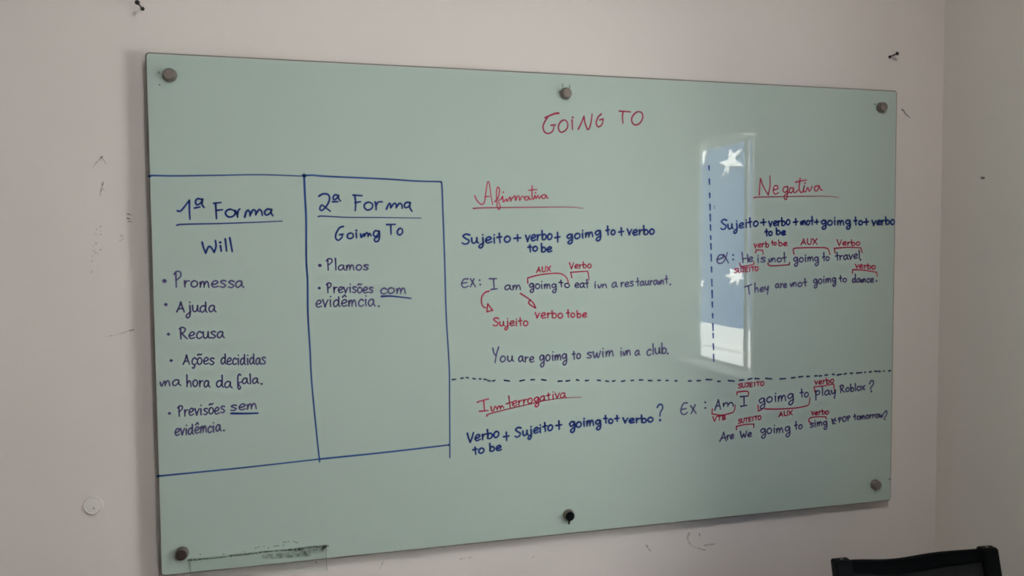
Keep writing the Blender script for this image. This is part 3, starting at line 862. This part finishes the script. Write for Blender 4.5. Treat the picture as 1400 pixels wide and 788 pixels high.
def f6(p):
    p.at(*RP).s_([(85, 292), (150, 268), (150, 240), (112, 242), (85, 290), (100, 332), (150, 325), (187, 262), (200, 212)], [(160, 235), (187, 280), (215, 330)],
                 [(368, 210), (380, 325)], [(376, 282), (428, 276)], [(430, 235), (435, 322)]).dot((265, 238), (265, 290))
    p.word('e', 443, 492, 318, 316, 50)
    p.word('is', 550, 632, 325, 322, 55)
    p.word('not', 670, 870, 322, 315, 45, 2.4)
    p.at(*RQ).word('goimg', 45, 327, 318, 312, 52)
    p.word('to', 368, 442, 305, 302, 42, 2.3)
    p.word('travel', 515, 787, 302, 277, 50, 1.8)
    p.dot((797, 293))


writing('handwritten_line', 'purple', 'purple example He is not going to travel', 1.95, f6)
writing('handwritten_note', 'red', 'red note verb to be with a bracket over is', RS, lambda p: p.at(*RP).s_(
    [(522, 215), (528, 183)], [(528, 181), (600, 185)], [(600, 185), (608, 230)]).word('verb', 505, 668, 157, 148, 42, 1.5).word('to', 703, 757, 130, 130, 33, 1.7).word(
    'be', 783, 880, 137, 137, 42, 1.6))
writing('handwritten_note', 'red', 'red note SUJEITO with a bracket under He', RS, lambda p: p.at(*RP).s_(
    [(342, 333), (350, 370)], [(350, 371), (430, 362), (500, 345)], [(500, 345), (502, 318)]).word('SUJEITO', 282, 550, 443, 415, 24, 2.0))
writing('bracket', 'red_dark', 'crimson bracket under not', 1.9, lambda p: p.at(*RP).s_([(665, 328), (663, 345), (700, 362), (800, 358), (900, 350)], [(900, 350), (908, 325)]))
writing('handwritten_note', 'red', 'red note AUX with a bracket over going to, under Negativa', RS, lambda p: p.at(*RQ).s_(
    [(45, 230), (35, 185)], [(35, 182), (60, 162), (200, 156), (380, 155)], [(380, 155), (430, 170), (452, 235)]).word('AUX', 125, 307, 122, 118, 32, 2.0))
writing('handwritten_note', 'red', 'red note verbo with a bracket over travel', RS, lambda p: p.at(*RQ).s_(
    [(512, 215), (500, 165)], [(500, 165), (650, 152), (800, 158)], [(800, 158), (818, 215)]).word('Verbo', 535, 790, 130, 130, 38, 1.7))
writing('handwritten_note', 'red', 'red note verbo with a bracket over dance', RS, lambda p: p.at(*RQ).s_(
    [(708, 445), (710, 405)], [(710, 405), (840, 412), (980, 435)], [(980, 435), (990, 480)]).word('verbo', 740, 965, 385, 402, 40, 1.4))


def f7(p):
    p.at(*RP).s_([(400, 602), (480, 573)], [(440, 590), (445, 640), (452, 685)])
    p.word('hey', 515, 664, 662, 645, 50, 2.1)
    p.word('are', 750, 878, 615, 610, 46)
    p.at(*RQ).word('not', 5, 190, 600, 592, 45, 2.0)
    p.word('goimg', 268, 522, 570, 547, 50)
    p.word('to', 558, 638, 545, 542, 40, 1.8)
    p.word('dance', 710, 948, 550, 547, 45, 2.1)
    p.dot((978, 533))


writing('handwritten_line', 'purple', 'purple example They are not going to dance', 1.95, f7)

# --- examples at the lower right


def f8(p):
    p.at(*RB).s_([(155, 325), (112, 332), (85, 400), (95, 440), (130, 447), (157, 425)], [(90, 396), (145, 385)], [(190, 355), (250, 437)], [(240, 345), (195, 440)],
                 [(450, 402), (472, 340), (488, 290)], [(488, 290), (500, 340), (512, 392)], [(460, 362), (506, 352)],
                 [(725, 258), (802, 250)], [(765, 258), (766, 355)], [(730, 362), (796, 350)]).dot((345, 317), (347, 378))
    p.word('m', 545, 655, 367, 362, 42)
    p.at(0, 0, 1).word('goimg', 1038, 1085, 552.5, 546.5, 7.6)
    p.at(*RC).word('to', 180, 263, 288, 284, 45, 1.9)
    p.word('play', 340, 542, 272, 258, 48, 1.8)
    p.word('Roblox', 588, 842, 240, 214, 42, 1.8)
    p.s_([(890, 150), (907, 120), (930, 125), (927, 160), (905, 188), (905, 207)]).dot((907, 228))


writing('handwritten_line', 'purple', 'purple example Am I going to play, ending in a question mark', 1.95, f8)
writing('handwritten_note', 'red', 'red note VTB with a bracket under Am', RS, lambda p: p.at(*RB).s_(
    [(425, 390), (420, 440)], [(420, 442), (520, 456), (620, 435), (657, 415), (672, 345)]).word('VTB', 430, 567, 522, 508, 24, 2.0))
writing('handwritten_note', 'red', 'red note SUJEITO with a bracket over I', RS, lambda p: p.at(*RB).s_(
    [(690, 237), (690, 210)], [(690, 208), (790, 198), (815, 220), (806, 255)]).word('SUJEITO', 702, 977, 163, 135, 22, 2.0))
writing('handwritten_note', 'red', 'red note AUX with a long bracket under going to', RS, lambda p: p.at(*RB).s_(
    [(915, 350), (920, 412)], [(920, 412), (960, 395)]).at(*RC).s_([(-185, 408), (-60, 410), (120, 400), (240, 378), (270, 355), (280, 290)]).at(0, 0, 1).word(
    'AUX', 1064.7, 1083.2, 570, 567.6, 3.1, 2.0))
writing('handwritten_note', 'red', 'red note verbo with a bracket over play', RS, lambda p: p.at(*RC).s_(
    [(330, 235), (322, 182)], [(322, 182), (420, 170), (522, 152)], [(522, 152), (531, 220)]).word('verbo', 330, 522, 158, 138, 36, 1.5))


def f9(p):
    p.at(*RB).s_([(505, 738), (528, 690), (546, 640)], [(546, 640), (558, 690), (572, 735)], [(520, 705), (575, 695)])
    p.word('re', 585, 656, 725, 708, 48)
    p.word('We', 725, 850, 700, 687, 46, 1.5)
    p.at(0, 0, 1).word('goimg', 1040, 1080, 594, 591, 7.2)
    p.at(*RC).word('to', 123, 198, 622, 612, 42, 2.0)
    p.word('simg', 283, 457, 597, 577, 44)
    p.s_([(505, 510), (515, 565)], [(540, 505), (512, 540), (542, 562)], [(536, 531), (550, 526)])
    p.word('POP', 570, 687, 550, 527, 25, 2.0)
    p.word('tomorrow', 728, 1032, 522, 492, 36, 1.6)
    p.s_([(1040, 450), (1060, 428), (1070, 445), (1060, 475), (1045, 495)]).dot((1042, 512))


writing('handwritten_line', 'purple', 'purple example Are we going to sing K-POP tomorrow', 1.9, f9)
writing('handwritten_note', 'red', 'red note SUJEITO with a bracket over we', RS, lambda p: p.at(*RB).s_(
    [(685, 612), (682, 580)], [(682, 578), (780, 556), (870, 552)], [(870, 552), (870, 590)]).word('SUTEITO', 702, 945, 547, 503, 22, 2.0))
writing('handwritten_note', 'red', 'red note verbo with a bracket over sing', RS, lambda p: p.at(*RC).s_(
    [(285, 550), (267, 530), (285, 500), (360, 488), (440, 490)], [(440, 490), (450, 515)]).word('verbo', 295, 470, 472, 460, 34, 1.4))

# --- specks and marker dirt on the glass


def specks(p):
    p.dot((468 / 6.06 + 140, 600 / 6.06), (218, 116), (1195.5, 142.6), (1216, 655.5), w=1.6)
    p.at(970, 230, 7.878).dot((52, 408), (52, 430), w=1.2)
    p.at(900, 170, 2.19)
    p.at(740, 90, 13.13).s_([(505, 350), (512, 400)], [(380, 330), (385, 380)], w=1.0).dot((335, 475), w=2.4)


writing('marker_speck', 'navy', 'tiny dark specks', 1.2, specks)



def black_specks(p):
    p.at(190, 690, 4.667).dot((825, 277), (920, 262), (672, 300), (390, 320), (538, 316), (1130, 370), w=1.9)
    p.s_([(740, 280), (770, 270)], [(795, 268), (803, 270)], [(858, 266), (895, 264)], [(920, 242), (960, 236)], [(985, 236), (1012, 246)], w=1.3)


writing('marker_speck', 'grime', 'black specks above the pen tray', 1.2, black_specks)

# ------------------------------------------------------------------ clear tray at the lower left of the board
tray = thing('pen_tray', (-.785, -.03, ZC - .6), 'clear acrylic pen tray with black grime at the bottom left of the board', 'pen tray')
tx0, tx1, tz1, tz0 = -.934, -.6265, ZC - .563, ZC - .6
obj('back_plate', B(tx0, tx1, -.0035, -.0008, tz0, tz1), M['acrylic'], tray)
_d = view_dir(985, 476)
_h = CAM + _d * (-CAM.y / _d.y)
LZ = _h.z + _d.z * ((HX - .03 - _h.x) / _d.x)
obj('ledge', B(tx0, tx1, -.058, -.0008, tz0 - .003, tz0), M['acrylic'], tray)
obj('front_lip', B(tx0, tx1, -.061, -.058, tz0 - .003, tz0 + .006), M['acrylic'], tray)
bm = bmesh.new()
box(bm, tx1, tx1 + .0012, -.061, -.0008, tz0 - .003, tz0)
box(bm, tx1, tx1 + .0012, -.0035, -.0008, tz0, tz1)
box(bm, tx0 - .0012, tx0, -.0035, -.0008, tz0, tz1)
obj('cut_edge', bm, M['acrylic_edge'], tray)
p = Pen(190, 690, 4.667, 2.0)
yy = -.0040


def gr(st, w0, w1):
    pp = cr([p.px(q) for q in st], 8)
    p._stroke(pp, w0, w1, yy)


gr([(318, 352), (345, 350), (390, 347)], 3.0, 2.2)
gr([(345, 350), (430, 343), (560, 330)], 2.0, 1.6)
gr([(575, 326), (680, 315), (770, 305)], 2.7, 1.9)
gr([(770, 303), (880, 292), (960, 288)], 1.8, 2.0)
gr([(960, 287), (1010, 283), (1060, 274), (1150, 266), (1190, 266)], 3.2, 3.0)
gr([(1185, 264), (1205, 262)], 4.1, 3.2)
gr([(1175, 270), (1174, 288)], 3.0, 2.2)
gr([(1000, 286), (1040, 282)], 4.3, 3.2)
p.done('grime', 'grime', 'black marker grime along the top edge', tray)
p = Pen(190, 690, 4.667, 2.0)
yy = -.0038
gr([(800, 330), (900, 325), (1000, 315), (1080, 310)], 7, 9)
gr([(1000, 318), (1100, 300), (1190, 285)], 8, 6)
p.done('smudge', 'grime_faint', 'grey smudge', tray)

# ------------------------------------------------------------------ wall fittings
for (bx, bz, tip, lab) in (
        ((-1.0080, 2.2048, None)[0], 2.2048, Vector((-.003, -.043, .001)), 'dark screw sticking out of the wall above the top left board corner'),
        (1.0010, 2.2040, Vector((.004, -.026, .004)), 'dark screw sticking out of the wall above the top right board corner')):
    base = Vector((bx, GAP, bz))
    sc = thing('wall_screw', base, lab, 'screw', 'old screws in the wall')
    bm = bmesh.new()
    lathe(bm, [(.0001, -.004), (.0045, -.004), (.0045, .0018), (.003, .003), (.0001, .003)], base, tip, 16)
    obj('anchor', bm, M['iron'], sc, True)
    bm = bmesh.new()
    tube(bm, [base, base + tip * .5, base + tip], .0019, 10)
    obj('shank', bm, M['iron'], sc, True)
    bm = bmesh.new()
    L = tip.length
    lathe(bm, [(.0001, L - .004), (.0030, L - .003), (.0052, L - .001), (.0056, L + .001), (.0040, L + .003), (.0001, L + .0035)], base, tip, 20)
    obj('screw_head', bm, M['iron'], sc, True)

cc = on_y(128, 691, GAP)
cap = thing('wall_plug', (cc.x, GAP, cc.z), 'small round white cap on the wall at the lower left of the board', 'wall plug')
bm = bmesh.new()
lathe(bm, [(.0205, 0), (.0205, .0035), (.0198, .0048), (.0180, .0048), (.0172, .0014), (.0164, .0014)], (cc.x, GAP, cc.z), (0, -1, 0), 40)
obj('rim', bm, M['white_plastic'], cap, True)
bm = bmesh.new()
lathe(bm, [(.0164, .0006), (.0164, .0034), (.0152, .0044), (0, .0046)], (cc.x, GAP, cc.z), (0, -1, 0), 40)
obj('cover_disc', bm, M['white_plastic'], cap)
bm = bmesh.new()
lathe(bm, [(.0015, .003), (.0015, .0049), (0, .0051)], (cc.x + .001, GAP, cc.z - .006), (0, -1, 0), 12)
obj('screw_dimple', bm, M['iron'], cap)


class WallPen(Pen):
    def _stroke(self, ppx, w0, w1, y=None):
        y = GAP - .0005
        pts = []
        for q in ppx:
            v = on_y(q.x, q.y, y)
            pts.append(Vector((v.x, v.z)))
        mpp = .0018
        ribbon(self.bm, pts, w0 * mpp, w1 * mpp, y)


def scuff(mat, region, w, strokes, dots=()):
    q = WallPen(*region, w)
    q.s_(*strokes, taper=.4)
    for d in dots:
        a = rnd.uniform(-1.2, .4)
        e = rnd.uniform(2, 9)
        q.s_([d, (d[0] + e * math.cos(a), d[1] + e * math.sin(a))], w=w * rnd.uniform(.4, 1.0), taper=.5)
    return q.done('scuff_mark', mat, None, wall_back)


RW = (80, 180, 2.627)
scuff('scuff', RW, 1.7, [[(156, 90), (145, 102)], [(160, 182), (154, 205), (149, 232)], [(268, 712), (242, 719)], [(246, 296), (264, 300)], [(247, 311), (262, 316)],
                         [(250, 322), (265, 325)]])
scuff('scuff_faint', RW, 1.4, [[(145, 102), (135, 112), (124, 128)], [(156, 92), (172, 118)], [(242, 720), (205, 730), (168, 738)], [(158, 205), (165, 213)]])
scuff('scuff_faint', RW, 2.2, [], [(150, 342), (136, 352), (150, 358), (132, 368), (138, 380), (148, 372), (128, 395), (135, 402), (126, 412), (124, 428), (132, 436),
                                   (121, 450), (118, 466), (150, 425), (140, 440), (118, 505), (218, 382), (226, 375), (230, 388), (222, 392)])
RT = (1150, 50, 5.63)
scuff('scuff', RT, 3.4, [[(472, 562), (482, 570)], [(476, 566), (484, 578), (500, 600)]])
scuff('scuff', RT, 3.4, [[(478, 572), (500, 600), (530, 625)]])
RV = (860, 680, 5.0)
scuff('scuff', RV, 1.8, [[(118, 330), (132, 350), (149, 372)], [(520, 362), (490, 355), (450, 342)], [(482, 250), (482, 270)]])
scuff('scuff_faint', RV, 2.6, [[(412, 248), (400, 285), (425, 330), (460, 347)], [(520, 330), (600, 318)]])
RU = (440, 690, 4.375)
scuff('scuff_faint', RU, 1.3, [[(366, 345), (345, 388)], [(825, 328), (860, 324)], [(880, 320), (900, 316)], [(1255, 325), (1270, 310)]])
# small speck on the right wall
d = view_dir(1343.5, 243.5)
sp = CAM + d * ((XR - CAM.x) / d.x)
bm = bmesh.new()
for k in range(4):
    a = Vector((XR - .0006, sp.y + rnd.uniform(-.008, .008), sp.z + rnd.uniform(-.003, .003)))
    rr = rnd.uniform(.002, .004)
    bm.faces.new([bm.verts.new(a + Vector((-.0001 * k, rr * 1.6 * math.cos(t), rr * math.sin(t)))) for t in (math.tau * i / 9 for i in range(9))])
obj('scuff_mark', bm, M['scuff'], wall_right)

# ------------------------------------------------------------------ chair in the corner
CL, CRT, CT = Vector((.578, -.300)), Vector((1.030, -.337)), .882       # outer ends of the back's top edge
ang = math.atan2(CRT.y - CL.y, CRT.x - CL.x)
CW = (CRT - CL).length
mid = (CL + CRT) / 2
chair = thing('mesh_chair', (mid.x, mid.y - .25, 0), 'black mesh-backed chair in the right corner below the glass board', 'chair')
ux = Vector((math.cos(ang), math.sin(ang), 0))
uy = Vector((-math.sin(ang), math.cos(ang), 0))
O = Vector((mid.x, mid.y, 0))
LEAN = math.tan(math.radians(13.5))


def cl(x, y, z):
    """chair coordinates: x along the back, y towards the wall (0 = the back's top), z up"""
    return O + ux * x + uy * y + Vector((0, 0, z))


def yb(z):
    return -(CT - z) * LEAN if z > .45 else -(CT - .45) * LEAN


def prism(bm, ring0, ring1):
    a = [bm.verts.new(q) for q in ring0]
    b = [bm.verts.new(q) for q in ring1]
    n = len(a)
    for i in range(n):
        j = (i + 1) % n
        bm.faces.new((a[i], a[j], b[j], b[i]))
    bm.faces.new(a)
    bm.faces.new(b)


hw = CW / 2
PW = .046
for sgn in (-1, 1):
    bm = bmesh.new()
    xa, xb = (sgn * hw, sgn * (hw - PW))
    zt, zb = CT, .47
    prism(bm, [cl(xa, yb(zt) - .012, zt), cl(xb, yb(zt) - .012, zt), cl(xb, yb(zt) + .014, zt), cl(xa, yb(zt) + .014, zt)],
          [cl(xa, yb(zb) - .014, zb), cl(xb, yb(zb) - .014, zb), cl(xb, yb(zb) + .016, zb), cl(xa, yb(zb) + .016, zb)])
    bmesh.ops.bevel(bm, geom=bm.edges[:], offset=.003, segments=2, affect='EDGES')
    post = obj('back_post', bm, M['chair_frame'], chair)
    bm = bmesh.new()
    lathe(bm, [(.004, -.001), (.004, .0012), (0, .0016)], cl((xa + xb) / 2, .001, CT), (0, 0, 1), 14)
    obj('screw', bm, M['nickel_side'], post)
# woven back: thick black top band, then charcoal mesh
xi = hw - PW
NX, NZ = 24, 14


def sag(f):
    """top edge of the cloth between the posts, f = 0 left .. 1 right"""
    return -.005 - .0075 * math.sin(math.pi * min(1, f * 1.25)) ** 2 * (1 - f) * 1.6 + .001 * f


def back_sheet(z_of, th, bow):
    bm = bmesh.new()
    gf, gbk = [], []
    for i in range(NX + 1):
        f = i / NX
        x = -xi - .002 + f * (2 * xi + .004)
        cf, cb = [], []
        for k in range(NZ + 1):
            z = z_of(f, k / NZ)
            y = yb(z) + bow * math.sin(math.pi * f) * (0.4 + .6 * min(1, (CT - z) / .12))
            cf.append(bm.verts.new(cl(x, y - th / 2, z)))
            cb.append(bm.verts.new(cl(x, y + th / 2, z)))
        gf.append(cf)
        gbk.append(cb)
    for i in range(NX):
        for k in range(NZ):
            bm.faces.new((gf[i][k], gf[i + 1][k], gf[i + 1][k + 1], gf[i][k + 1]))
            bm.faces.new((gbk[i][k], gbk[i][k + 1], gbk[i + 1][k + 1], gbk[i + 1][k]))
        for k in (0, NZ):
            bm.faces.new((gf[i][k], gf[i + 1][k], gbk[i + 1][k], gbk[i][k]))
    for i in (0, NX):
        for k in range(NZ):
            bm.faces.new((gf[i][k], gf[i][k + 1], gbk[i][k + 1], gbk[i][k]))
    return bm


band = lambda f: CT + sag(f) - (.024 + .006 * math.sin(math.pi * f))
obj('top_band', back_sheet(lambda f, k: CT + sag(f) + (band(f) - CT - sag(f)) * k, .016, .010), M['chair_fabric'], chair, True)
obj('mesh_back', back_sheet(lambda f, k: band(f) - .0005 + (.50 - band(f)) * k, .006, .012), M['chair_mesh'], chair, True)
bm = bmesh.new()
tube(bm, [cl(-xi, yb(.60) + .022, .60), cl(0, yb(.60) + .034, .60), cl(xi, yb(.60) + .022, .60)], .012, 12)
obj('lumbar_rail', bm, M['chair_frame'], chair, True)
# seat, apron and legs
YS = yb(.45)
bm = bmesh.new()
bx = box(bm, -.5, .5, -.5, .5, -.5, .5)
for v in bm.verts:
    c0 = v.co.copy()
    v.co = cl(c0.x * (CW - .02), YS - .21 + c0.y * .43, .435 + c0.z * .055)
bmesh.ops.bevel(bm, geom=bm.edges[:], offset=.02, segments=3, affect='EDGES')
obj('seat', bm, M['chair_fabric'], chair, True)
for sx in (-1, 1):
    for fy in (0, 1):
        bm = bmesh.new()
        y0 = YS + .012 if fy else YS - .39
        y1 = YS + .06 if fy else YS - .41
        tube(bm, [cl(sx * (hw - .03), y0, .47 if fy else .42), cl(sx * (hw - .03), (y0 + y1) / 2, .2), cl(sx * (hw - .025), y1, .012)], .014, 12)
        leg = obj('leg', bm, M['chair_frame'], chair, True)
        bm = bmesh.new()
        lathe(bm, [(0, 0), (.018, 0), (.018, .010), (.013, .016)], cl(sx * (hw - .025), y1, 0), (0, 0, 1), 16)
        obj('foot', bm, M['blackcap'], leg, True)
    bm = bmesh.new()
    tube(bm, [cl(sx * (hw - .03), YS - .385, .40), cl(sx * (hw - .03), YS + .01, .40)], .012, 10)
    obj('side_rail', bm, M['chair_frame'], chair, True)
